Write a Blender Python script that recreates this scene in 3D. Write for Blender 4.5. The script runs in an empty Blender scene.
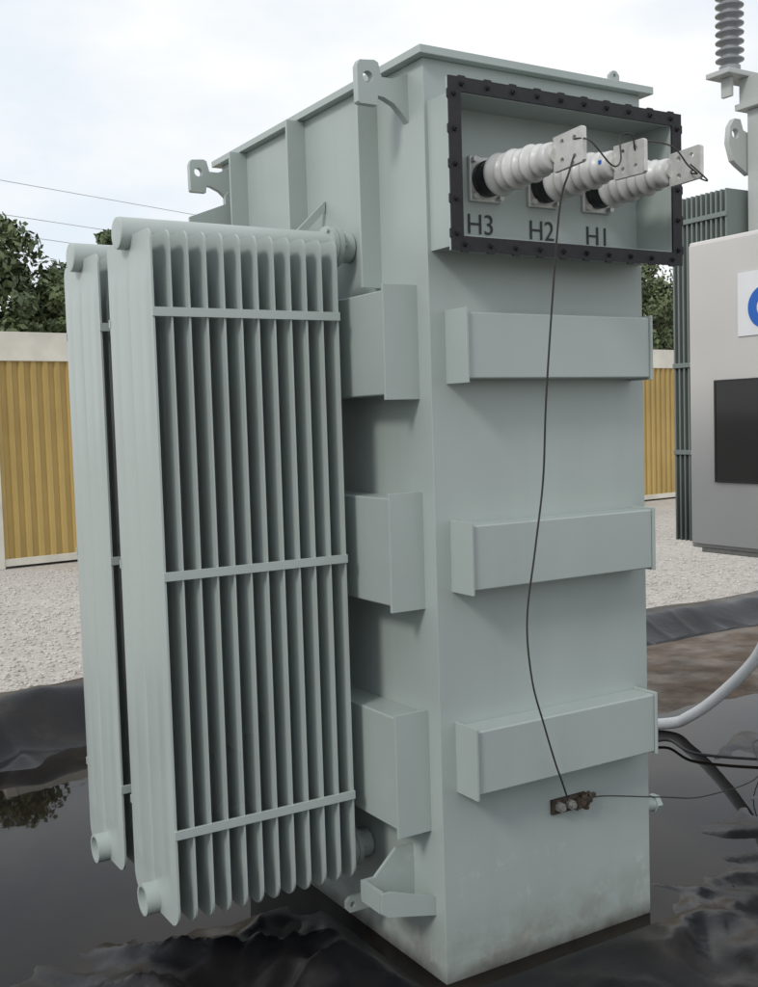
import bpy, bmesh, math, random
from mathutils import Vector, Matrix, noise
random.seed(7)
scene = bpy.context.scene
col = scene.collection
R = math.radians
# ------------------------------------------------------------------ camera solved from the vanishing points
F = 1083.0
xc = Vector((1784, 124, 1083)).normalized()
yc = Vector((-657, 51, 1083)); yc -= xc * yc.dot(xc); yc.normalize()
zc = -(xc.cross(yc))
def ray(px, py):
    v = Vector((px - 379, 493.5 - py, F))
    return Vector((xc.dot(v), yc.dot(v), zc.dot(v)))
d0 = ray(447, 985)
CAM = -d0 * (1.6 / -d0.z)
AX = {'X': 0, 'Y': 1, 'Z': 2}
def P(px, py, ax, val):
    d = ray(px, py); a = AX[ax]
    return CAM + d * ((val - CAM[a]) / d[a])
right = Vector((xc.x, yc.x, zc.x)); up = Vector((xc.y, yc.y, zc.y)); fwd = Vector((xc.z, yc.z, zc.z))
cd = bpy.data.cameras.new('camera'); cam = bpy.data.objects.new('camera', cd); col.objects.link(cam)
M = Matrix.Identity(4)
for i in range(3):
    M[i][0] = right[i]; M[i][1] = up[i]; M[i][2] = -fwd[i]; M[i][3] = CAM[i]
cam.matrix_world = M
cd.sensor_fit = 'VERTICAL'; cd.sensor_height = 24; cd.lens = 24 * F / 987
cd.clip_start = 0.05; cd.clip_end = 3000
scene.camera = cam
scene.view_settings.view_transform = 'Standard'
scene.view_settings.look = 'None'
scene.view_settings.exposure = 0

# ------------------------------------------------------------------ materials
def nodes(name):
    m = bpy.data.materials.new(name); m.use_nodes = True
    nt = m.node_tree; b = nt.nodes['Principled BSDF']
    return m, nt, b
def setin(b, **k):
    for n, v in k.items():
        b.inputs[n.replace('_', ' ')].default_value = v
def noise_node(nt, scale, detail=4, rough=.55, sc=(1, 1, 1)):
    tc = nt.nodes.new('ShaderNodeNewGeometry')
    mp = nt.nodes.new('ShaderNodeMapping'); mp.inputs['Scale'].default_value = sc
    nt.links.new(tc.outputs['Position'], mp.inputs['Vector'])
    n = nt.nodes.new('ShaderNodeTexNoise'); n.inputs['Scale'].default_value = scale
    n.inputs['Detail'].default_value = detail; n.inputs['Roughness'].default_value = rough
    nt.links.new(mp.outputs['Vector'], n.inputs['Vector'])
    return n.outputs['Fac']
def ramp(nt, fac, stops):
    r = nt.nodes.new('ShaderNodeValToRGB'); e = r.color_ramp.elements
    while len(e) < len(stops): e.new(.5)
    for i, (p, c) in enumerate(stops):
        e[i].position = p; e[i].color = (c[0], c[1], c[2], 1) if not isinstance(c, (int, float)) else (c, c, c, 1)
    nt.links.new(fac, r.inputs['Fac']); return r.outputs['Color']
def mix(nt, a, b, fac, mode='MIX'):
    m = nt.nodes.new('ShaderNodeMix'); m.data_type = 'RGBA'; m.blend_type = mode
    for s, v in ((m.inputs[6], a), (m.inputs[7], b), (m.inputs[0], fac)):
        if hasattr(v, 'is_linked'): nt.links.new(v, s)
        elif isinstance(v, (int, float)): s.default_value = v
        else: s.default_value = (v[0], v[1], v[2], 1)
    return m.outputs[2]
def bump(nt, b, h, strength=.1, dist=.01):
    n = nt.nodes.new('ShaderNodeBump'); n.inputs['Strength'].default_value = strength; n.inputs['Distance'].default_value = dist
    nt.links.new(h, n.inputs['Height']); nt.links.new(n.outputs['Normal'], b.inputs['Normal'])
def simple(name, c, rough=.5, metal=0., var=.12, scale=12, bmp=.0):
    m, nt, b = nodes(name)
    n = noise_node(nt, scale, 2)
    lo = tuple(x * (1 - var) for x in c); hi = tuple(min(1, x * (1 + var)) for x in c)
    nt.links.new(ramp(nt, n, [(.3, lo), (.7, hi)]), b.inputs['Base Color'])
    setin(b, Roughness=rough, Metallic=metal)
    if bmp: bump(nt, b, noise_node(nt, scale * 6, 2), bmp, .004)
    return m
def math_node(nt, op, a, b):
    m = nt.nodes.new('ShaderNodeMath'); m.operation = op; m.use_clamp = True
    for s, v in ((m.inputs[0], a), (m.inputs[1], b)):
        if isinstance(v, (int, float)): s.default_value = v
        else: nt.links.new(v, s)
    return m.outputs[0]
def zmap(nt, z0, z1, v0, v1):
    g = nt.nodes.new('ShaderNodeNewGeometry'); sx = nt.nodes.new('ShaderNodeSeparateXYZ'); nt.links.new(g.outputs['Position'], sx.inputs[0])
    mr = nt.nodes.new('ShaderNodeMapRange')
    for i, v in enumerate((z0, z1, v0, v1)): mr.inputs[i + 1].default_value = v
    nt.links.new(sx.outputs['Z'], mr.inputs[0]); return mr.outputs[0]
def paint(name, c, rough=.42, dirt=.5):
    m, nt, b = nodes(name)
    big = noise_node(nt, 1.6, 2)
    base = ramp(nt, big, [(.3, tuple(x * .93 for x in c)), (.7, tuple(x * 1.05 for x in c))])
    streak = noise_node(nt, 9, 3, .6, sc=(1, 1, .07))
    s = ramp(nt, streak, [(.5, 0.0), (.85, .32 * dirt)])
    base = mix(nt, base, tuple(x * .66 for x in c), s)
    spots = noise_node(nt, 38, 3, .75)
    sp = ramp(nt, spots, [(.67, 0.0), (.73, .35 * dirt)])
    base = mix(nt, base, (.55, .56, .53), sp)
    # pale scuffs low on the walls
    sc = ramp(nt, noise_node(nt, 11, 5, .72, sc=(1, 1, .8)), [(.58, 0.), (.66, .8 * dirt)])
    base = mix(nt, base, (.58, .58, .55), math_node(nt, 'MULTIPLY', sc, zmap(nt, .15, .65, 1., 0.)))
    # brown grime near the ground
    gr = ramp(nt, noise_node(nt, 6, 5, .72), [(.38, 0.), (.62, 1.)])
    base = mix(nt, base, (.15, .13, .10), math_node(nt, 'MULTIPLY', gr, zmap(nt, .0, .22, 1.3 * dirt, 0)))
    edge = math_node(nt, 'MULTIPLY', ramp(nt, noise_node(nt, 9, 3), [(.25, .3), (.6, 1.)]), zmap(nt, .0, .05, 1.6 * dirt, 0))
    base = mix(nt, base, (.06, .05, .042), edge)
    nt.links.new(base, b.inputs['Base Color'])
    rr = ramp(nt, big, [(.3, rough - .07), (.7, rough + .1)])
    nt.links.new(rr, b.inputs['Roughness'])
    bump(nt, b, noise_node(nt, 24, 2), .07, .006)
    return m
GREEN = paint('grey green paint', (.358, .412, .397), .34)
FINP = paint('radiator paint', (.385, .438, .423), .34, .4)
PALE = paint('pale grey paint', (.42, .445, .435), .45, .3)
CAB = paint('cabinet grey paint', (.58, .565, .55), .5, .2)
DGREEN = paint('dark green paint', (.175, .205, .195), .45, .4)
GASKET = simple('black gasket', (.010, .010, .013), .6, 0, .3, 40, .2)
BLACK = simple('black plastic', (.012, .012, .014), .3, 0, .2, 30)
GLASSB = simple('black window', (.006, .006, .008), .08, 0, .2, 8)
PORC = simple('pale grey porcelain', (.54, .545, .54), .34, 0, .12, 22)
GPORC = simple('grey porcelain', (.24, .25, .26), .3, 0, .1, 18)
TIN = simple('tinned metal', (.58, .58, .56), .42, .4, .1, 40)
STEEL = simple('dull steel', (.36, .36, .34), .45, .6, .2, 60)
RUST = simple('dark brown metal', (.050, .036, .026), .8, 0, .5, 60, .3)
CLAY = simple('brown dirt', (.085, .062, .044), .9, 0, .35, 70, .3)
INK = simple('dark lettering', (.03, .035, .035), .6, 0, .1, 30)
WIRE = simple('dark wire', (.03, .028, .026), .6, 0, .2, 30)
GREYW = simple('grey cable', (.46, .48, .50), .6, 0, .1, 3)
WPIPE = simple('white conduit', (.80, .81, .82), .35, 0, .04, 9)
WHITE = simple('cream steel', (.61, .585, .515), .5, 0, .12, 3)
STICK = simple('white sticker', (.75, .76, .78), .35, 0, .02)
BLUE = simple('blue print', (.01, .12, .5), .35, 0, .02)
def mustard():
    m, nt, b = nodes('mustard steel')
    base = ramp(nt, noise_node(nt, 1.1, 3), [(.3, (.37, .255, .08)), (.7, (.46, .325, .11))])
    s = ramp(nt, noise_node(nt, 5, 4, .65, sc=(1, 1, .1)), [(.5, 0.), (.8, .5)])
    nt.links.new(mix(nt, base, (.25, .175, .065), s), b.inputs['Base Color']); setin(b, Roughness=.55); return m
MUST = mustard()
def gravel_mat(name, k=1.0):
    m, nt, b = nodes(name)
    g = nt.nodes.new('ShaderNodeNewGeometry')
    v = nt.nodes.new('ShaderNodeTexVoronoi'); v.inputs['Scale'].default_value = 42; nt.links.new(g.outputs['Position'], v.inputs['Vector'])
    hs = nt.nodes.new('ShaderNodeSeparateColor'); nt.links.new(v.outputs['Color'], hs.inputs[0])
    c = ramp(nt, hs.outputs[0], [(0, (.36 * k, .335 * k, .305 * k)), (.5, (.45 * k, .42 * k, .385 * k)), (1, (.56 * k, .53 * k, .49 * k))])
    big = ramp(nt, noise_node(nt, .7, 3), [(.3, .88), (.7, 1.0)])
    nt.links.new(mix(nt, c, big, 1.0, 'MULTIPLY'), b.inputs['Base Color']); setin(b, Roughness=.9)
    bump(nt, b, v.outputs['Distance'], .6, .02); return m
GRAVEL = gravel_mat('gravel', 1.05)
def stone_mat():
    m, nt, b = nodes('gravel stones')
    c = ramp(nt, noise_node(nt, 23, 1), [(.3, (.36, .335, .305)), (.5, (.47, .44, .405)), (.7, (.58, .55, .51))])
    nt.links.new(c, b.inputs['Base Color']); setin(b, Roughness=.9); return m
STONE = stone_mat()
def liner_mat():
    m, nt, b = nodes('black liner')
    c = ramp(nt, noise_node(nt, 2.2, 5, .6), [(.5, (.007, .007, .009)), (.64, (.014, .013, .013)), (.82, (.055, .046, .037))])
    nt.links.new(c, b.inputs['Base Color'])
    nt.links.new(ramp(nt, noise_node(nt, 2.5, 4), [(.35, .26), (.65, .44)]), b.inputs['Roughness'])
    b.inputs['Specular IOR Level'].default_value = .32
    bump(nt, b, noise_node(nt, 13, 3, .6), .15, .02); return m
LINER = liner_mat()
def water_mat():
    m, nt, b = nodes('dark water')
    c = ramp(nt, noise_node(nt, 1.3, 5, .6), [(.38, (.006, .005, .005)), (.55, (.014, .011, .008)), (.72, (.032, .024, .018))])
    nt.links.new(c, b.inputs['Base Color']); setin(b, Roughness=.02, IOR=1.21)
    bump(nt, b, noise_node(nt, 5, 2), .03, .01); return m
WATER = water_mat()
def mud_mat():
    m, nt, b = nodes('wet mud')
    c = ramp(nt, noise_node(nt, 4, 6, .65), [(.3, (.06, .042, .030)), (.55, (.135, .098, .07)), (.75, (.21, .16, .12))])
    nt.links.new(c, b.inputs['Base Color'])
    nt.links.new(ramp(nt, noise_node(nt, 3, 4), [(.38, .35), (.6, .85)]), b.inputs['Roughness'])
    b.inputs['Specular IOR Level'].default_value = .3
    bump(nt, b, noise_node(nt, 22, 4), .5, .02); return m
MUD = mud_mat()
def leaf_mat(name, a, bcol):
    m, nt, b = nodes(name)
    nt.links.new(ramp(nt, noise_node(nt, 1.6, 4, .7), [(.3, a), (.7, bcol)]), b.inputs['Base Color']); setin(b, Roughness=.55); return m
LEAF = leaf_mat('leaf green', (.045, .07, .03), (.12, .155, .065))
LEAF2 = leaf_mat('leaf green pale', (.06, .085, .038), (.14, .175, .08))
BARK = simple('bark', (.10, .075, .055), .9, 0, .3, 9, .4)

# ------------------------------------------------------------------ mesh helpers
def smooth_path(pts, k=8):
    pts = [Vector(p) for p in pts]; out = []
    for i in range(len(pts) - 1):
        p0 = pts[max(i - 1, 0)]; p1 = pts[i]; p2 = pts[i + 1]; p3 = pts[min(i + 2, len(pts) - 1)]
        for j in range(k):
            t = j / k
            out.append(.5 * ((2 * p1) + (p2 - p0) * t + (2 * p0 - 5 * p1 + 4 * p2 - p3) * t * t + (3 * p1 - p0 - 3 * p2 + p3) * t ** 3))
    out.append(pts[-1]); return out
class MB:
    def __init__(s): s.bm = bmesh.new()
    def merge(s, b):
        me = bpy.data.meshes.new('tmp'); b.to_mesh(me); b.free(); s.bm.from_mesh(me); bpy.data.meshes.remove(me); return s
    def box(s, x0, x1, y0, y1, z0, z1, bev=.003, seg=2):
        b = bmesh.new(); bmesh.ops.create_cube(b, size=1)
        for v in b.verts: v.co = Vector(((x0 + x1) / 2 + v.co.x * abs(x1 - x0), (y0 + y1) / 2 + v.co.y * abs(y1 - y0), (z0 + z1) / 2 + v.co.z * abs(z1 - z0)))
        if bev: bmesh.ops.bevel(b, geom=list(b.edges), offset=min(bev, .45 * min(abs(x1 - x0), abs(y1 - y0), abs(z1 - z0))), segments=seg, affect='EDGES', profile=.5)
        return s.merge(b)
    def cyl(s, p0, p1, r0, r1=None, n=20):
        p0 = Vector(p0); p1 = Vector(p1); r1 = r0 if r1 is None else r1; d = p1 - p0
        b = bmesh.new(); bmesh.ops.create_cone(b, cap_ends=True, segments=n, radius1=r0, radius2=r1, depth=d.length)
        q = Vector((0, 0, 1)).rotation_difference(d.normalized()).to_matrix().to_4x4()
        bmesh.ops.transform(b, matrix=Matrix.Translation((p0 + p1) / 2) @ q, verts=b.verts); return s.merge(b)
    def lathe(s, prof, org, axis, n=32):
        org = Vector(org); axis = Vector(axis).normalized()
        q = Vector((0, 0, 1)).rotation_difference(axis).to_matrix()
        b = s.bm; rings = []
        for d, r in prof:
            rings.append([b.verts.new(org + q @ Vector((r * math.cos(2 * math.pi * k / n), r * math.sin(2 * math.pi * k / n), d))) for k in range(n)])
        for a, c in zip(rings, rings[1:]):
            for k in range(n): b.faces.new((a[k], a[(k + 1) % n], c[(k + 1) % n], c[k]))
        b.faces.new(rings[0][::-1]); b.faces.new(rings[-1])
        return s
    def tube(s, pts, r, n=8, r1=None):
        pts = [Vector(p) for p in pts]; b = s.bm; rings = []; u = None; N = len(pts)
        for i, p in enumerate(pts):
            t = (pts[min(i + 1, N - 1)] - pts[max(i - 1, 0)]).normalized()
            u = t.orthogonal().normalized() if u is None else (u - t * u.dot(t)).normalized()
            w = t.cross(u); rr = r if r1 is None else r + (r1 - r) * i / (N - 1)
            rings.append([b.verts.new(p + (u * math.cos(2 * math.pi * k / n) + w * math.sin(2 * math.pi * k / n)) * rr) for k in range(n)])
        for a, c in zip(rings, rings[1:]):
            for k in range(n): b.faces.new((a[k], a[(k + 1) % n], c[(k + 1) % n], c[k]))
        b.faces.new(rings[0][::-1]); b.faces.new(rings[-1]); return s
    def plate(s, outline, holes, axis, a0, a1):
        b = bmesh.new(); mp = {'X': lambda u, v: Vector((a0, u, v)), 'Y': lambda u, v: Vector((u, a0, v)), 'Z': lambda u, v: Vector((u, v, a0))}[axis]
        ed = []
        for loop in [outline] + list(holes):
            vs = [b.verts.new(mp(*p)) for p in loop]
            for i in range(len(vs)): ed.append(b.edges.new((vs[i], vs[(i + 1) % len(vs)])))
        bmesh.ops.triangle_fill(b, use_beauty=True, use_dissolve=False, edges=ed)
        ex = bmesh.ops.extrude_face_region(b, geom=list(b.faces))
        dv = Vector((0, 0, 0)); dv[AX[axis]] = a1 - a0
        bmesh.ops.translate(b, vec=dv, verts=[g for g in ex['geom'] if isinstance(g, bmesh.types.BMVert)])
        return s.merge(b)
    def build(s, name, mat, parent=None, org=(0, 0, 0), ang=35):
        org = Vector(org); bmesh.ops.recalc_face_normals(s.bm, faces=list(s.bm.faces))
        for v in s.bm.verts: v.co -= org
        me = bpy.data.meshes.new(name); s.bm.to_mesh(me); s.bm.free()
        o = finish(me, name, mat, parent, ang)
        if ang == 35:      # keep the flat faces of bevelled steel flat
            wn = o.modifiers.new('weighted normal', 'WEIGHTED_NORMAL'); wn.weight = 100; wn.keep_sharp = True
        return o
def finish(me, name, mat, parent=None, ang=35):
    for p in me.polygons: p.use_smooth = True
    if ang: me.set_sharp_from_angle(angle=R(ang))
    me.materials.append(mat)
    o = bpy.data.objects.new(name, me); col.objects.link(o)
    if parent: o.parent = parent
    return o
def circ(cx, cy, r, n=14): return [(cx + r * math.cos(2 * math.pi * k / n), cy + r * math.sin(2 * math.pi * k / n)) for k in range(n)]
def tag(o, label, cat, group=None):
    o['label'] = label; o['category'] = cat
    if group: o['group'] = group
    return o
def empty(name, loc, label, cat, group=None):
    o = bpy.data.objects.new(name, None); col.objects.link(o); o.location = loc; o.empty_display_size = .2
    return tag(o, label, cat, group)
def dup(o, parent, loc=None):
    c = o.copy(); col.objects.link(c); c.parent = parent
    if loc is not None: c.location = loc
    return c

# ------------------------------------------------------------------ MAIN TRANSFORMER
W, D, H = .80, 1.36, 2.6
T0 = Vector((W / 2, D / 2, 0))
tr = empty('transformer', T0, 'large grey-green transformer with finned radiators and three porcelain bushings, standing on black liner', 'transformer')
def B(mb, name, mat, parent=tr, ang=35): return mb.build(name, mat, parent, T0, ang)
tank = B(MB().box(0, W, 0, D, -.005, 2.578, .003), 'tank', GREEN)
B(MB().box(-.028, W + .03, -.03, D + .03, 2.578, 2.6, .0012, 1), 'lid', GREEN)
B(MB().plate([(.668, 2.598), (.668, 2.622), (.680, 2.634), (.694, 2.634), (.706, 2.622), (.706, 2.598)], [circ(.687, 2.62, .006, 8)], 'Y', -.012, .0), 'lid_eye', GREEN)
# wall ribs on the radiator side
for y in (.244, .69, 1.14):
    B(MB().box(-.066, .002, y - .005, y + .005, 1.99, 2.577, .0008, 1), 'wall_rib', GREEN)
# lifting lugs
lug_out = [(0.002, 2.42), (-.02, 2.445), (-.045, 2.468), (-.078, 2.482), (-.097, 2.484), (-.100, 2.458), (-.154, 2.458), (-.159, 2.463), (-.160, 2.556), (-.152, 2.572), (-.106, 2.577), (-.094, 2.572), (-.084, 2.535), (-.05, 2.535), (0.002, 2.556)]
for y in (.075, 1.28):
    B(MB().plate(lug_out, [circ(-.127, 2.53, .016)], 'Y', y, y + .024), 'lifting_lug', GREEN, tr, 30)
# braces on the front wall
for zc_ in (1.802, 1.222, .65):
    b1 = MB().box(.060, .740, -.088, .002, zc_ - .09, zc_ + .09, .005, 3)
    o = B(b1, 'brace', GREEN)
    B(MB().box(.052, .060, -.098, .002, zc_ - .101, zc_ + .101, .0008, 1), 'end_plate', GREEN, o)
    B(MB().box(.740, .748, -.094, .002, zc_ - .096, zc_ + .096, .0008, 1), 'end_plate', GREEN, o)
# braces on the radiator wall
for zc_, hh in ((1.82, .158), (1.238, .166), (.607, .176)):
    o = B(MB().box(-.098, .002, .066, 1.294, zc_ - hh + .014, zc_ + hh - .014, .005, 3), 'brace', GREEN)
    B(MB().box(-.112, .002, .057, .066, zc_ - hh, zc_ + hh, .0008, 1), 'end_plate', GREEN, o)
    B(MB().box(-.112, .002, 1.294, 1.303, zc_ - hh, zc_ + hh, .0008, 1), 'end_plate', GREEN, o)

# ---- radiators
FX0, FX1, NF = -.695, -.15, 12
ZT, ZB, HW = 2.122, .252, .178
def fin_mesh():
    bm = bmesh.new(); ny = 40; rt = .03; rb = .055
    zs = [ZT - rt * (1 - math.cos(k / 7 * math.pi / 2)) for k in range(8)]
    zs += [ZT - rt - .03 * k for k in range(1, 5)]
    low = [ZB + rb * (1 - math.cos(k / 7 * math.pi / 2)) for k in range(8)] + [ZB + rb + .03 * k for k in range(1, 4)]
    mid0 = zs[-1]; nm = 14; z_end = low[-1]
    zs += [mid0 + (z_end - mid0) * k / nm for k in range(1, nm)]
    zs += low[::-1]
    rows = []
    for z in zs:
        dt, db = ZT - z, z - ZB
        d, r = (dt, rt) if dt < db else (db, rb)
        w = HW if d >= r else HW - r + math.sqrt(max(0, r * r - (r - d) ** 2))
        fade = min(1, max(0, (d - .07) / .07)); fade = fade * fade * (3 - 2 * fade)
        fr, bk = [], []
        for i in range(ny + 1):
            u = -1 + 2 * i / ny; y = u * w
            fl = abs(math.sin((u * .94 + 1) / 2 * math.pi * 4)) ** .35
            edge = min(1, max(0, (1 - abs(u) - .08)) / .08)
            t = .0028 + .0050 * fl * fade * edge
            fr.append(bm.verts.new((-t, y, z))); bk.append(bm.verts.new((t, y, z)))
        rows.append((fr, bk))
    for (a, b_), (c, d_) in zip(rows, rows[1:]):
        for i in range(ny):
            bm.faces.new((a[i], a[i + 1], c[i + 1], c[i])); bm.faces.new((b_[i], d_[i], d_[i + 1], b_[i + 1]))
        bm.faces.new((a[0], c[0], d_[0], b_[0])); bm.faces.new((a[ny], b_[ny], d_[ny], c[ny]))
    for fr, bk in (rows[0], rows[-1]):
        for i in range(ny): bm.faces.new((fr[i], bk[i], bk[i + 1], fr[i + 1]))
    bmesh.ops.recalc_face_normals(bm, faces=list(bm.faces))
    me = bpy.data.meshes.new('fin'); bm.to_mesh(me); bm.free()
    return me
fin0 = None
HZT, HZB, HR = 2.132, .285, .044
for Yc in (.42, .87):
    rad = bpy.data.objects.new('radiator', None); col.objects.link(rad); rad.parent = tr
    B(MB().lathe([(0, HR), (.716, HR), (.721, HR - .002), (.723, HR - .006), (.723, .004)], (-.005, Yc, HZT), (-1, 0, 0), 32), 'header_pipe', FINP, rad)
    B(MB().lathe([(0, HR), (.732, HR), (.732, HR - .008), (.712, HR - .008), (.712, .002)], (-.005, Yc, HZB), (-1, 0, 0), 32), 'header_pipe', FINP, rad)
    for z in (HZT, HZB):
        f2 = MB().cyl((-.085, Yc, z), (-.068, Yc, z), .062, n=28).cyl((-.066, Yc, z), (-.05, Yc, z), .062, n=28)
        for k in range(6):
            a = k * math.pi / 3
            f2.cyl((-.094, Yc + .052 * math.cos(a), z + .052 * math.sin(a)), (-.04, Yc + .052 * math.cos(a), z + .052 * math.sin(a)), .006, n=6)
        B(f2, 'pipe_flange', GREEN, rad)
    for k in range(NF):
        X = FX0 + (FX1 - FX0) * k / (NF - 1)
        loc = (X - T0.x, Yc - T0.y, 0)
        if fin0 is None:
            fin0 = finish(fin_mesh(), 'fin', FINP, rad, 25); fin0.location = loc
        else: dup(fin0, rad, loc)
    for z in (1.905, 1.212, .516):
        yb = Yc - HW
        sb = MB().box(FX0 - .005, FX1 + .005, yb - .006, yb + .003, z - .012, z + .012, .0006, 1)
        B(sb, 'spacer_bar', FINP, rad)
        B(MB().box(FX0 - .005, FX1 + .005, Yc + HW - .003, Yc + HW + .006, z - .012, z + .012, .0006, 1), 'spacer_bar', FINP, rad)
# strut and lashing bracket between the radiator bank and the wall
B(MB().plate([(-.13, 2.18), (-.004, 2.30), (-.004, 2.27), (-.11, 2.165)], [], 'Y', .56, .572), 'strut', GREEN, tr, 30)
m = MB().plate([(-.20, 2.325), (-.20, 2.35), (-.06, 2.405), (-.06, 2.435), (-.045, 2.45), (-.02, 2.45), (-.004, 2.435), (.002, 2.325)], [circ(-.032, 2.425, .011, 10)], 'Y', 1.20, 1.212)
m.box(-.20, .002, 1.20, 1.26, 2.315, 2.325, .001)
B(m, 'lashing_bracket', GREEN, tr, 30)

# ---- bushing box
BX0, BX1, BZ0, BZ1, BY = .012, .788, 2.062, 2.462, -.135
t = .008
m = MB().box(BX0, BX0 + t, BY, .002, BZ0, BZ1, .001).box(BX1 - t, BX1, BY, .002, BZ0, BZ1, .001)
m.box(BX0 + t, BX1 - t, BY, .002, BZ1 - t, BZ1, .001).box(BX0 + t, BX1 - t, BY, .002, BZ0, BZ0 + t, .001)
fo = [(-.022, 2.043), (.818, 2.043), (.818, 2.485), (-.022, 2.485)]
fi = [(.018, 2.083), (.779, 2.083), (.779, 2.447), (.018, 2.447)]
m.plate(fo, [fi], 'Y', BY - .008, BY + .0)
bbox_ = B(m, 'bushing_box', GREEN)
# gasket with small bolt tabs along the outer edges
def tabbed(x0, x1, z0, z1, tw=.014, td=.004):
    def side(a, b, n, out):
        a = Vector(a); b = Vector(b); d = (b - a).normalized(); L = (b - a).length; o = Vector(out) * td; r = [tuple(a)]
        for k in range(n):
            c = a + d * (L * (k + .5) / n)
            r += [tuple(c - d * tw), tuple(c - d * (tw - .004) + o), tuple(c + d * (tw - .004) + o), tuple(c + d * tw)]
        return r
    return side((x0, z0), (x1, z0), 10, (0, -1)) + side((x1, z0), (x1, z1), 5, (1, 0)) + side((x1, z1), (x0, z1), 10, (0, 1)) + side((x0, z1), (x0, z0), 5, (-1, 0))
g = MB().plate(tabbed(-.023, .819, 2.042, 2.486), [[(.015, 2.080), (.781, 2.080), (.781, 2.449), (.015, 2.449)]], 'Y', BY - .0145, BY - .0085)
B(g, 'gasket', GASKET, bbox_, 30)
bolt0 = None
spots = []
for k in range(10):
    x = -.023 + .842 * (k + .5) / 10
    spots += [(x, 2.469), (x, 2.059)]
for k in range(5):
    z = 2.042 + .444 * (k + .5) / 5
    spots += [(-.006, z), (.802, z)]
for x, z in spots:
    if bolt0 is None:
        mb = MB().cyl((0, 0, 0), (0, -.006, 0), .0075, n=6).cyl((0, -.005, 0), (0, -.011, 0), .0035, n=8)
        bolt0 = mb.build('bolt', GASKET, bbox_); b = bolt0
    else: b = dup(bolt0, bbox_)
    b.location = (x - T0.x, BY - .0145 - T0.y, z)
# lettering
def text_mesh(s, size, name):
    cu = bpy.data.curves.new(name, 'FONT'); cu.body = s; cu.size = size; cu.extrude = .0006; cu.align_x = 'CENTER'; cu.offset = -.0004
    to = bpy.data.objects.new(name, cu); col.objects.link(to)
    bpy.context.view_layer.update()
    me = bpy.data.meshes.new_from_object(to.evaluated_get(bpy.context.evaluated_depsgraph_get()))
    bpy.data.objects.remove(to); me.name = name; return me
for s, x, lz in (('H3', .18, 2.118), ('H2', .40, 2.115), ('H1', .617, 2.112)):
    o = finish(text_mesh(s, .080, 'lettering'), 'lettering', INK, bbox_, 30)
    o.rotation_euler = (R(90), 0, 0); o.location = (x - T0.x, -.0025 - T0.y, lz)
# bushings
prof = [(.055, .038)]
nS = 6
for k in range(nS):
    a = .062 + k * .0345; big_ = k % 2 == 0
    ro = (.059 if big_ else .0545) - .0022 * k; ri = .041 - .0018 * k
    prof += [(a, ri), (a + .006, ri + .003), (a + .013, ro - .002), (a + .018, ro), (a + .024, ro - .003), (a + .029, ri + .004)]
prof += [(.272, .033), (.276, .038), (.296, .037), (.301, .032)]
for i, x in enumerate((.195, .403, .61)):
    z = 2.268
    bu = B(MB().lathe(prof, (x, 0, z), (0, -1, 0), 36), 'bushing', PORC, tr, 50)
    mf = MB().box(x - .056, x + .056, -.014, -.001, z - .062, z + .062, .004, 3)
    for sx in (-1, 1):
        for sz in (-1, 1): mf.cyl((x + sx * .044, -.013, z + sz * .05), (x + sx * .044, -.028, z + sz * .05), .009, n=6)
    B(mf, 'mounting_flange', TIN, bu)
    B(MB().lathe([(.014, .05), (.03, .05), (.034, .047), (.05, .047), (.06, .043)], (x, 0, z), (0, -1, 0), 32), 'collar', BLACK, bu)
    tilt = (.05, -.02, .03)[i]
    po = [(-.305, z - .043), (-.41, z - .043 + tilt * .12), (-.416, z - .038 + tilt * .12), (-.416, z + .04 + tilt * .12), (-.41, z + .045 + tilt * .12), (-.305, z + .045)]
    holes = [circ(yy, z + zz + tilt * .06, .0075, 12) for yy in (-.338, -.384) for zz in (-.022, .024)]
    B(MB().plate(po, holes, 'X', x - .006, x + .006).cyl((x, -.298, z), (x, -.31, z), .02, n=16), 'terminal_pad', TIN, bu, 30)
    if i == 1:
        B(MB().box(x - .0392, x - .036, -.291, -.281, z + .0, z + .010, .0005), 'printed_mark', BLUE, bu)
# grounding pad with bolts and dirt
gp = P(568, 803, 'Y', -.005)
gx, gz = gp.x, gp.z
pad = B(MB().box(gx - .066, gx + .068, -.012, .001, gz - .023, gz + .022, .002), 'grounding_pad', RUST)
for dx in (-.042, .0):
    B(MB().cyl((gx + dx, -.011, gz), (gx + dx, -.026, gz), .016, n=6).cyl((gx + dx, -.026, gz), (gx + dx, -.036, gz), .009, n=12), 'bolt', STEEL, pad)
B(MB().box(gx + .018, gx + .075, -.034, -.012, gz - .006, gz + .014, .004).cyl((gx + .03, -.03, gz + .004), (gx + .03, -.045, gz + .004), .009, n=6), 'clamp', RUST, pad)
m = MB()
for k in range(14):
    c = Vector((gx + random.uniform(.02, .085), random.uniform(-.028, -.01), gz + random.uniform(-.02, .022))); r = random.uniform(.006, .012)
    b = bmesh.new(); bmesh.ops.create_icosphere(b, subdivisions=2, radius=r)
    for v in b.verts: v.co = c + v.co * (1 + .4 * noise.noise(v.co * 90 + c * 50))
    m.merge(b)
B(m, 'dirt_crust', CLAY, pad, 40)
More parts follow.
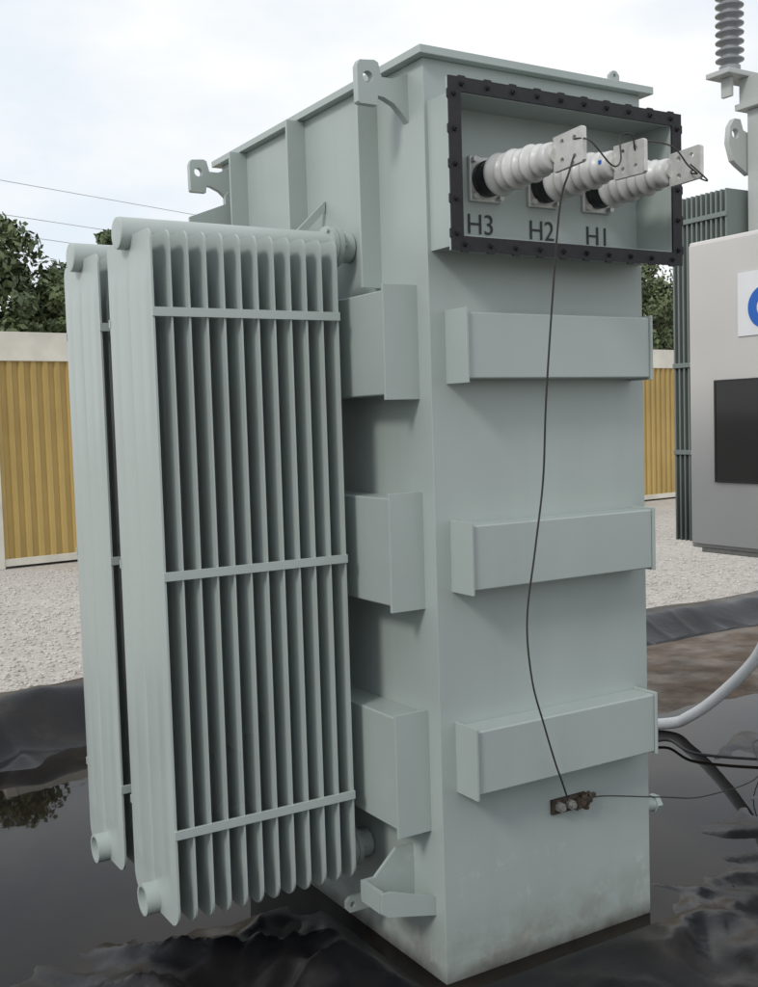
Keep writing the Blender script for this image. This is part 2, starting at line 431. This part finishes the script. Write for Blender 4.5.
# jacking lug: angular open bracket, floor plate with outer lip between two gussets
jy = .055
m = MB().plate([(.002, .185), (-.165, .222), (-.182, .235), (-.182, .296), (-.170, .296), (-.170, .242), (-.160, .235), (.002, .200)], [], 'Y', jy, jy + .10)
m.plate([(.002, .187), (-.163, .224), (-.179, .237), (-.179, .292), (-.150, .292), (.002, .240)], [], 'Y', jy - .011, jy - .0005)
m.plate([(.002, .19), (-.163, .226), (-.177, .238), (-.177, .292), (-.135, .292), (-.060, .362), (.002, .362)], [], 'Y', jy + .1005, jy + .112)
B(m, 'jacking_lug', GREEN, tr, 25)
vp = P(352, 905, 'Y', .30)
m = MB().plate([(.002, vp.z - .02), (vp.x - .01, vp.z - .02), (vp.x - .022, vp.z - .006), (vp.x - .022, vp.z + .016), (vp.x - .008, vp.z + .028), (.002, vp.z + .028)], [circ(vp.x + .0, vp.z + .004, .009, 12)], 'Y', .295, .307)
B(m, 'pulling_lug', GREEN, tr, 30)
B(MB().cyl((.79, .04, .335), (.852, .04, .335), .022, n=18).cyl((.852, .04, .335), (.872, .04, .335), .03, n=6), 'pipe_stub', GREEN)

# ------------------------------------------------------------------ wires
w = MB().tube(smooth_path([P(a, b, 'Y', y) for a, b, y in ((575, 152, -.372), (569, 172, -.38), (560, 205, -.35), (553, 290, -.31), (546, 400, -.27), (543, 480, -.23), (535, 550, -.2), (527, 620, -.18), (532, 680, -.165), (544, 725, -.145), (555, 762, -.125), (562, 782, -.105), (567, 797, -.036))]), .0028)
tag(w.build('ground_wire', WIRE, ang=40), 'long thin dark wire hanging down the transformer front to the grounding pad', 'wire')
w = MB().tube(smooth_path([(gx + .04, -.036, gz + .004), (gx + .1, -.045, gz + .012), P(660, 797, 'Y', -.06), P(705, 796, 'X', 1.25), P(758, 776, 'X', 1.8), (2.2, .75, .12), (2.6, .95, .02)]), .0022)
tag(w.build('ground_wire', WIRE, ang=40), 'thin dark wire running from the dark brown grounding pad rightwards over the water', 'wire')
def jumper(pts, lab):
    tag(MB().tube(smooth_path(pts), .0022).build('jumper_wire', WIRE, ang=40), lab, 'wire')
z = 2.268
jumper([(.187, -.384, z + .024), (.20, -.43, z + .01), (.26, -.44, z - .045), (.33, -.40, z - .02), (.36, -.37, z + .05), (.38, -.39, z + .055), (.395, -.384, z + .024), (.42, -.37, z + .0)], 'thin looping jumper wire joining the H3 and H2 bushing terminals')
jumper([(.395, -.338, z + .024), (.43, -.36, z + .05), (.49, -.42, z + .03), (.53, -.44, z - .02), (.575, -.43, z - .035), (.602, -.384, z - .022), (.63, -.40, z - .04), (.60, -.44, z - .05), (.56, -.42, z - .01)], 'thin looping jumper wire joining the H2 and H1 bushing terminals')

# ------------------------------------------------------------------ SECOND TRANSFORMER (right edge)
S0 = Vector((3.1, .3, 0))
t2 = empty('transformer', S0, 'second transformer at the right edge with grey control cabinet, green radiator and grey arrester', 'transformer')
def S(mb, name, mat, parent=t2, ang=35): return mb.build(name, mat, parent, S0, ang)
S(MB().box(2.75, 3.8, -1.0, .88, -.005, 3.0, .008).box(2.62, 3.8, -1.0, 1.11, 1.7, 3.04, .006).box(2.58, 3.84, -1.04, 1.15, 3.04, 3.07, .004), 'tank', PALE)
CX = 2.1
c1 = P(690, 400, 'X', CX).y
cz1 = P(690, 243, 'X', CX).z; cz0 = P(695, 547, 'X', CX).z
cabm = MB().box(CX, 2.61, -.2, c1, cz0, cz1, .010, 3)
cabn = S(cabm, 'control_cabinet', CAB)
S(MB().box(CX - .02, CX - .001, -.18, c1 - .018, cz0 + .02, cz1 - .018, .004, 3), 'door', CAB, cabn)
S(MB().box(CX + .02, 2.55, -.15, c1 - .04, cz0 - .022, cz0 - .001, .004), 'base_strip', STEEL, cabn)
FXc = CX - .022
wy1 = P(715, 430, 'X', FXc).y; wz1 = P(735, 379, 'X', FXc).z; wz0 = P(735, 483, 'X', FXc).z
wino = S(MB().plate([(wy1 - .5, wz0), (wy1, wz0), (wy1, wz1), (wy1 - .5, wz1)], [[(wy1 - .49, wz0 + .009), (wy1 - .009, wz0 + .009), (wy1 - .009, wz1 - .009), (wy1 - .49, wz1 - .009)]], 'X', FXc - .007, FXc), 'window', BLACK, cabn, 30)
S(MB().box(FXc - .005, FXc - .001, wy1 - .492, wy1 - .007, wz0 + .007, wz1 - .007, .0), 'pane', GLASSB, cabn)
sy1 = P(738, 303, 'X', FXc).y; sz1 = P(745, 272, 'X', FXc).z; sz0 = P(745, 336, 'X', FXc).z
S(MB().box(FXc - .003, FXc - .0005, sy1 - .5, sy1, sz0, sz1, .0), 'sticker', STICK, cabn)
pc = P(766, 306, 'X', FXc); ro_, ri_ = .090, .046
arc = [(pc.y + ro_ * math.cos(a), pc.z + ro_ * math.sin(a)) for a in [R(-140 + 280 * k / 30) for k in range(31)]]
arc += [(pc.y + ri_ * math.cos(a), pc.z + ri_ * math.sin(a)) for a in [R(140 - 280 * k / 30) for k in range(31)]]
S(MB().plate(arc, [], 'X', FXc - .0055, FXc - .0035), 'logo', BLUE, cabn, 30)
# its radiator
rz1 = P(677, 200, 'X', 2.5).z; rz0 = P(680, 540, 'X', 2.5).z
rad2 = bpy.data.objects.new('radiator', None); col.objects.link(rad2); rad2.parent = t2
S(MB().cyl((2.7, 1.1, rz1 - .05), (2.7, 1.5, rz1 - .05), .035, n=16), 'header_pipe', DGREEN, rad2)
S(MB().cyl((2.7, .87, rz0 + .05), (2.7, 1.5, rz0 + .05), .035, n=16), 'header_pipe', DGREEN, rad2)
fin2 = None
for k in range(12):
    y = 1.14 + .0305 * k
    if fin2 is None:
        fin2 = MB().box(2.5, 2.9, -.0055, .0055, rz0, rz1, .003).build('fin', DGREEN, rad2, (S0.x, 0, 0)); fin2.location = (0, y - S0.y, 0)
    else: dup(fin2, rad2, (0, y - S0.y, 0))
for zz in (rz1 - .12, (rz0 + rz1) / 2 + .03, rz0 + .45):
    S(MB().box(2.492, 2.5, 1.13, 1.482, zz - .012, zz + .012, .002), 'spacer_bar', DGREEN, rad2)
# lug, bracket and arrester
la = P(742, 120, 'Y', 1.12); lz1 = la.z; lz0 = P(742, 166, 'Y', 1.12).z
S(MB().plate([(2.64, lz0 - .04), (2.56, lz0), (2.53, lz0 + .02), (2.50, lz0 + .1), (2.51, lz1 - .04), (2.54, lz1), (2.58, lz1), (2.60, lz1 - .05), (2.64, lz1 - .06)], [circ(2.545, lz1 - .07, .025)], 'Y', 1.115, 1.145), 'lifting_lug', PALE, t2, 30)
S(MB().box(2.46, 2.75, 1.08, 1.22, 3.19, 3.215, .004).box(2.60, 2.72, 1.02, 1.14, 3.07, 3.19, .004).box(2.52, 2.54, 1.12, 1.18, 3.10, 3.19, .003), 'arrester_bracket', PALE)
pr = [(0, .05), (.03, .05), (.032, .036)]
for k in range(13):
    a = .04 + k * .042
    pr += [(a, .04), (a + .006, .044), (a + .016, .066), (a + .021, .067), (a + .025, .062), (a + .03, .044)]
pr += [(.60, .04), (.605, .048), (.64, .048)]
S(MB().lathe(pr, (2.55, 1.15, 3.215), (0, 0, 1), 28), 'arrester', GPORC, t2, 50)
# conduit
cp = smooth_path([(1.3, 2.0, .03), (1.9, 1.7, .03), P(662, 724, 'Y', 1.43), P(690, 716, 'X', 2.4), P(722, 693, 'X', 2.46), P(758, 655, 'X', 2.5), (2.5, .88, .66), (2.5, .84, .97)], 8)
tag(MB().tube(cp, .028, 14).build('conduit', WPIPE, ang=40), 'thick white plastic conduit curving up from the wet ground to the grey control cabinet', 'pipe')
cp = smooth_path([P(645, 745, 'Z', .01), P(668, 740, 'Z', .02), P(690, 752, 'Z', .02), P(725, 757, 'Z', .02), P(775, 760, 'Z', .02)], 8)
tag(MB().tube(cp, .007, 8).build('cable', WIRE, ang=40), 'thin black cable lying on the wet ground below the white conduit', 'cable')

# ------------------------------------------------------------------ SETTING
def structure(o): o['kind'] = 'structure'; return o
me = bpy.data.meshes.new('ground')
me.from_pydata([(-900, -900, -.04), (900, -900, -.04), (900, 900, -.04), (-900, 900, -.04)], [], [(0, 1, 2, 3)])
structure(finish(me, 'ground', GRAVEL, None, 0))
def sstep(a, b, x):
    t_ = min(1, max(0, (x - a) / (b - a))); return t_ * t_ * (3 - 2 * t_)
X0, X1, Y0, Y1 = -4.5, 8.5, -5.0, 3.75
def fold(x, y, s, k=5.):
    n = noise.noise(Vector((x, y, s))) * k; return math.exp(-abs(n) ** 1.25)     # fairly sharp crest, soft flanks
# loose sheeting: centre, radius, amplitude
spots_ = [(.45, -.45, .50, .072), (1.15, -.50, .45, .072), (-.16, .36, .30, .065), (-.50, .30, .42, .055), (-.95, .45, .4, .042), (1.75, .05, .45, .05), (1.02, .25, .2, .035), (2.4, .9, .4, .03)]
def lh(x, y):
    d = min(x - X0, X1 - x, y - Y0, Y1 - y)
    wv = noise.noise(Vector((x * .8, y * .8, 3.)))
    h = -.028 + .010 * wv
    a = 0.
    for sx, sy, sr, sa in spots_:
        q = ((x - sx) ** 2 + (y - sy) ** 2) / (sr * sr)
        if q < 6: a += sa * math.exp(-q * q * .6)
    wx = x + .22 * noise.noise(Vector((x * 1.1, y * 1.1, 9))); wy = y + .22 * noise.noise(Vector((x * 1.1, y * 1.1, 5)))
    if a > .001:
        f1 = fold((wx + wy * .7) * .8, (wy - wx * .7) * 2.4, 0.)
        f2 = fold((wx - wy * .5) * 1.0, (wy + wx * .5) * 3.4, 7., 6.)
        f3 = fold(wx * 4.1, wy * 3.0, 17., 5.); f4 = fold((wx + wy) * 3.0, (wy - wx) * 6.0, 27., 6.)
        h += a * (.20 + .55 * f1 + .45 * f2 + .20 * f3 + .16 * f4)
    if d < 1.3:
        lowr = 1 - .45 * sstep(.8, 2.2, x)
        up_ = sstep(.82 + .18 * wv, .42, d) * sstep(0, .28, d)
        f3 = fold(wx * 1.3 + wy * .4, wy * .45, 2.); f4 = fold(wx * .7 - wy * .8, wy * .8 + wx * .2, 12., 6.); f5 = fold(wx * 3.4, wy * 1.7, 22., 5.)
        h = h * (1 - up_) + up_ * (.21 + .03 * noise.noise(Vector((x * .9, y * .9, 1)))) * lowr + (.045 * f3 + .04 * f4 + .022 * f5) * lowr * lowr * sstep(1.2, .8, d) * sstep(.0, .5, d)
        if d < .2: h -= .05 * (1 - d / .2)
    for a0, a1, b0, b1 in ((-.04, .84, -.04, 1.4), (2.75, 3.8, -1, .9)):
        dd = max(a0 - x, x - a1, b0 - y, y - b1)
        if dd < .18: h = min(h, -.012 + max(0, dd) * .6)
    return h
def grid(name, x0, x1, y0, y1, st, fn, mat):
    nx = int((x1 - x0) / st); ny = int((y1 - y0) / st)
    vs = [(x0 + (x1 - x0) * i / nx, y0 + (y1 - y0) * j / ny, 0) for j in range(ny + 1) for i in range(nx + 1)]
    vs = [(x, y, fn(x, y)) for x, y, _ in vs]
    fs = [(j * (nx + 1) + i, j * (nx + 1) + i + 1, (j + 1) * (nx + 1) + i + 1, (j + 1) * (nx + 1) + i) for j in range(ny) for i in range(nx)]
    me = bpy.data.meshes.new(name); me.from_pydata(vs, [], fs)
    return finish(me, name, mat, None, 0)
structure(grid('liner', X0, X1, Y0, Y1, .022, lh, LINER))
me = bpy.data.meshes.new('water')
me.from_pydata([(X0 + .5, Y0 + .5, 0), (X1 - .5, Y0 + .5, 0), (X1 - .5, Y1 - .5, 0), (X0 + .5, Y1 - .5, 0)], [], [(0, 1, 2, 3)])
structure(finish(me, 'water', WATER, None, 0))
def mh(x, y):
    e = min((x - 1.3) / .9, (8.2 - x) / .6, (y - 1.05) / .9, (3.2 - y) / .4)
    n = noise.noise(Vector((x * .9, y * 1.3, 4))) * .5 + noise.noise(Vector((x * 3, y * 3.4, 6))) * .3 + noise.noise(Vector((x * 9, y * 9, 6))) * .12
    return -.06 + .088 * sstep(0, 1, e) + .034 * n
structure(grid('mud', 1.3, 8.2, 1.05, 3.2, .04, mh, MUD))
# loose stones of the gravel yard
vs, fs = [], []
ico = bmesh.new(); bmesh.ops.create_icosphere(ico, subdivisions=1, radius=1)
iv = [v.co.copy() for v in ico.verts]; ifc = [[v.index for v in f.verts] for f in ico.faces]; ico.free()
def stones(n, rx0, rx1, ry0, ry1, smin, smax):
    for _ in range(n):
        u = random.random() ** 1.6
        y = ry0 + (ry1 - ry0) * u; x = random.uniform(rx0, rx1); s = random.uniform(smin, smax)
        sx, sy, sz = s * random.uniform(.7, 1.3), s * random.uniform(.7, 1.3), s * random.uniform(.5, .9)
        a = random.random() * 6.28; ca, sa = math.cos(a), math.sin(a); b0 = len(vs)
        for v in iv:
            px, py = v.x * sx, v.y * sy
            vs.append((x + px * ca - py * sa, y + px * sa + py * ca, -.04 + sz * .4 + v.z * sz))
        fs.extend([[b0 + i for i in f_] for f_ in ifc])
stones(5500, -1.6, 2.2, 3.75, 10.5, .008, .018)
stones(6000, 3.0, 14., 3.75, 10.5, .009, .020)
me = bpy.data.meshes.new('gravel'); me.from_pydata(vs, [], fs)
go = finish(me, 'gravel', STONE, None, 0)
go['kind'] = 'stuff'; go['label'] = 'loose pale gravel stones covering the yard beyond the black berm'; go['category'] = 'gravel'

# containers
def container(px_rel, py_rel, L, rot, label):
    loc = Vector((CAM.x + px_rel, CAM.y + py_rel, -.04))
    o = empty('container', loc, label, 'container'); o.rotation_euler = (0, 0, rot)
    Hc, Dp, tr_, br, pw = 2.88, 2.44, .36, .12, .13
    def corr(y, sgn):
        prof = []; x = pw; pitch = .15
        while x < L - pw - .001:
            for q, dpt in ((0, 0), (.055, 0), (.072, .034), (.133, .034)):
                if x + q < L - pw: prof.append((x + q, y + sgn * (.03 + dpt)))
            x += pitch
        prof.append((L - pw, y + sgn * .03)); return prof
    m = MB()
    for y, sg in ((0, 1), (Dp, -1)):
        pr_ = corr(y, sg); bm = m.bm
        lo = [bm.verts.new((x, yy, br)) for x, yy in pr_]; hi = [bm.verts.new((x, yy, Hc - tr_)) for x, yy in pr_]
        for i in range(len(pr_) - 1): bm.faces.new((lo[i], lo[i + 1], hi[i + 1], hi[i]))
    m.box(.04, .06, pw, Dp - pw, br, Hc - .1, 0).box(L - .06, L - .04, pw, Dp - pw, br, Hc - .1, 0)
    m.build('wall', MUST, o, ang=20)
    MB().box(.02, L - .02, .02, Dp - .02, Hc - .04, Hc - .01, 0).build('roof', WHITE, o)
    for x in (0, L - pw):
        for y in (0, Dp - pw): MB().box(x, x + pw, y, y + pw, 0, Hc, .01).build('corner_post', WHITE, o)
    for y in (.012, Dp - .1):
        MB().box(pw, L - pw, y, y + .09, Hc - tr_, Hc - .008, .008).build('top_rail', WHITE, o)
        MB().box(pw, L - pw, y, y + .09, .03, br, .008).build('bottom_rail', WHITE, o)
    return o
rot = math.atan2(1.4, 12.5); ux, uy = math.cos(rot), math.sin(rot)
A = (2.76, 13.5)
container(A[0], A[1], 6.06, rot, 'mustard yellow corrugated container with cream frame behind the radiators, left of the transformer')
container(A[0] + 6.4 * ux, A[1] + 6.4 * uy, 12.19, rot, 'mustard yellow corrugated container with cream top rail seen between the two transformers')

# trees
def tree(rel, h, rad, crown_h, label, lm, seed, nclump=120, leaf=.085):
    rnd = random.Random(seed)
    base = Vector((CAM.x + rel[0], CAM.y + rel[1], -.04))
    o = empty('tree', base, label, 'tree')
    m = MB(); tp = h - crown_h * .45
    m.tube(smooth_path([(0, 0, 0), (.05, .03, tp * .4), (-.04, .02, tp * .75), (.03, 0, tp)]), .14, 9, .04)
    cents = []
    for k in range(nclump):
        a = rnd.random() * 6.283; zz = rnd.random() ** 1.25; rr = math.sqrt(rnd.random()) * rad * (math.sin(math.pi * (.2 + .74 * zz)) ** .8) * rnd.uniform(.75, 1.12)
        cents.append(Vector((rr * math.cos(a), rr * math.sin(a), h - crown_h + crown_h * zz * .97)))
    for c in cents[::8]:
        s0 = Vector((0, 0, max(.5, min(tp, c.z - .6))))
        m.tube(smooth_path([s0, s0.lerp(c, .5) + Vector((0, 0, .1)), c], 4), .04, 6, .008)
    m.build('trunk', BARK, o, ang=40)
    v_, f_ = [], []
    for c in cents:
        cr = rnd.uniform(.26, .5) * rad * .6
        for _ in range(int(105 * rnd.uniform(.6, 1.3))):
            d = Vector((rnd.gauss(0, 1), rnd.gauss(0, 1), rnd.gauss(0, .8))).normalized() * cr * rnd.random() ** .4
            p = c + d; n = (d.normalized() + Vector((rnd.gauss(0, .6), rnd.gauss(0, .6), rnd.gauss(.4, .6)))).normalized()
            u = n.orthogonal().normalized(); w_ = n.cross(u); a = rnd.random() * 6.28
            e1 = (u * math.cos(a) + w_ * math.sin(a)) * leaf * rnd.uniform(.6, 1.2); e2 = n.cross(e1) * .5
            i = len(v_); v_ += [p - e1, p + e2, p + e1, p - e2]; f_.append((i, i + 1, i + 2, i + 3))
    me = bpy.data.meshes.new('crown'); me.from_pydata(v_, [], f_)
    finish(me, 'crown', lm, o, 0)
    for p in me.polygons: p.use_smooth = False
tree((4.15, 19.5), 5.25, 1.35, 3.4, 'green leafy tree at the far left edge, rising tallest above the container', LEAF, 3)
tree((5.25, 19.6), 4.6, 1.05, 3.1, 'lower green leafy tree beside the radiators, right of the tallest left tree', LEAF, 11)
tree((6.5, 20.0), 5.36, .55, 2.4, 'small tuft of green tree top showing just above the radiator header ends', LEAF, 17, 40)
tree((22.2, 22.5), 6.0, 1.7, 3.8, 'green tree rising above the container just right of the big transformer', LEAF2, 21)
tree((23.9, 23.0), 4.9, 1.6, 3.2, 'lower pale green tree above the container beside the dark green radiator', LEAF2, 31)
# overhead lines
def line(a, b, name_lab):
    p0 = P(a[0], a[1], 'Y', 26); p1 = P(b[0], b[1], 'Y', 27); d = p1 - p0
    tag(MB().tube(smooth_path([p0 - d * 2, p0, p1, p1 + d * 3, p1 + d * 8], 6), .010, 5).build('power_line', GREYW, ang=40), name_lab, 'power line')
line((0, 180), (112, 200), 'overhead power line crossing the sky at left, topmost of three')
line((0, 214), (112, 231), 'overhead power line crossing the sky at left, middle of three')
line((0, 233), (70, 243), 'overhead power line crossing the sky at left, lowest of three')

# ------------------------------------------------------------------ light
wd = bpy.data.worlds.new('World'); scene.world = wd; wd.use_nodes = True
nt = wd.node_tree; nt.nodes.clear()
sd = Vector((-.80, -.34, .66)).normalized()
sky = nt.nodes.new('ShaderNodeTexSky'); sky.sky_type = 'NISHITA'; sky.sun_disc = False
sky.sun_elevation = math.asin(sd.z); sky.sun_rotation = math.atan2(sd.x, sd.y) % (2 * math.pi)
bg1 = nt.nodes.new('ShaderNodeBackground'); bg1.inputs['Strength'].default_value = .15; nt.links.new(sky.outputs[0], bg1.inputs['Color'])
tc = nt.nodes.new('ShaderNodeTexCoord')
mp = nt.nodes.new('ShaderNodeMapping'); mp.inputs['Scale'].default_value = (1, 1, 2.2); nt.links.new(tc.outputs['Generated'], mp.inputs['Vector'])
n1 = nt.nodes.new('ShaderNodeTexNoise'); n1.inputs['Scale'].default_value = 3.2; n1.inputs['Detail'].default_value = 6; n1.inputs['Roughness'].default_value = .5
nt.links.new(mp.outputs['Vector'], n1.inputs['Vector'])
cr = ramp(nt, n1.outputs['Fac'], [(.36, (.74, .81, .88)), (.5, (.87, .895, .915)), (.6, (.97, .975, .98))])
bg2 = nt.nodes.new('ShaderNodeBackground'); bg2.inputs['Strength'].default_value = 1.1; nt.links.new(cr, bg2.inputs['Color'])
n2 = nt.nodes.new('ShaderNodeTexNoise'); n2.inputs['Scale'].default_value = 1.6; n2.inputs['Detail'].default_value = 5
nt.links.new(mp.outputs['Vector'], n2.inputs['Vector'])
fr = ramp(nt, n2.outputs['Fac'], [(.35, .82), (.55, .97)])
mx = nt.nodes.new('ShaderNodeMixShader'); nt.links.new(fr, mx.inputs[0]); nt.links.new(bg1.outputs[0], mx.inputs[1]); nt.links.new(bg2.outputs[0], mx.inputs[2])
ow = nt.nodes.new('ShaderNodeOutputWorld'); nt.links.new(mx.outputs[0], ow.inputs[0])
ld = bpy.data.lights.new('sun', 'SUN'); ld.energy = 1.5; ld.angle = R(12); ld.color = (1, .96, .9)
lo_ = bpy.data.objects.new('sun', ld); col.objects.link(lo_); lo_.rotation_euler = sd.to_track_quat('Z', 'Y').to_euler()
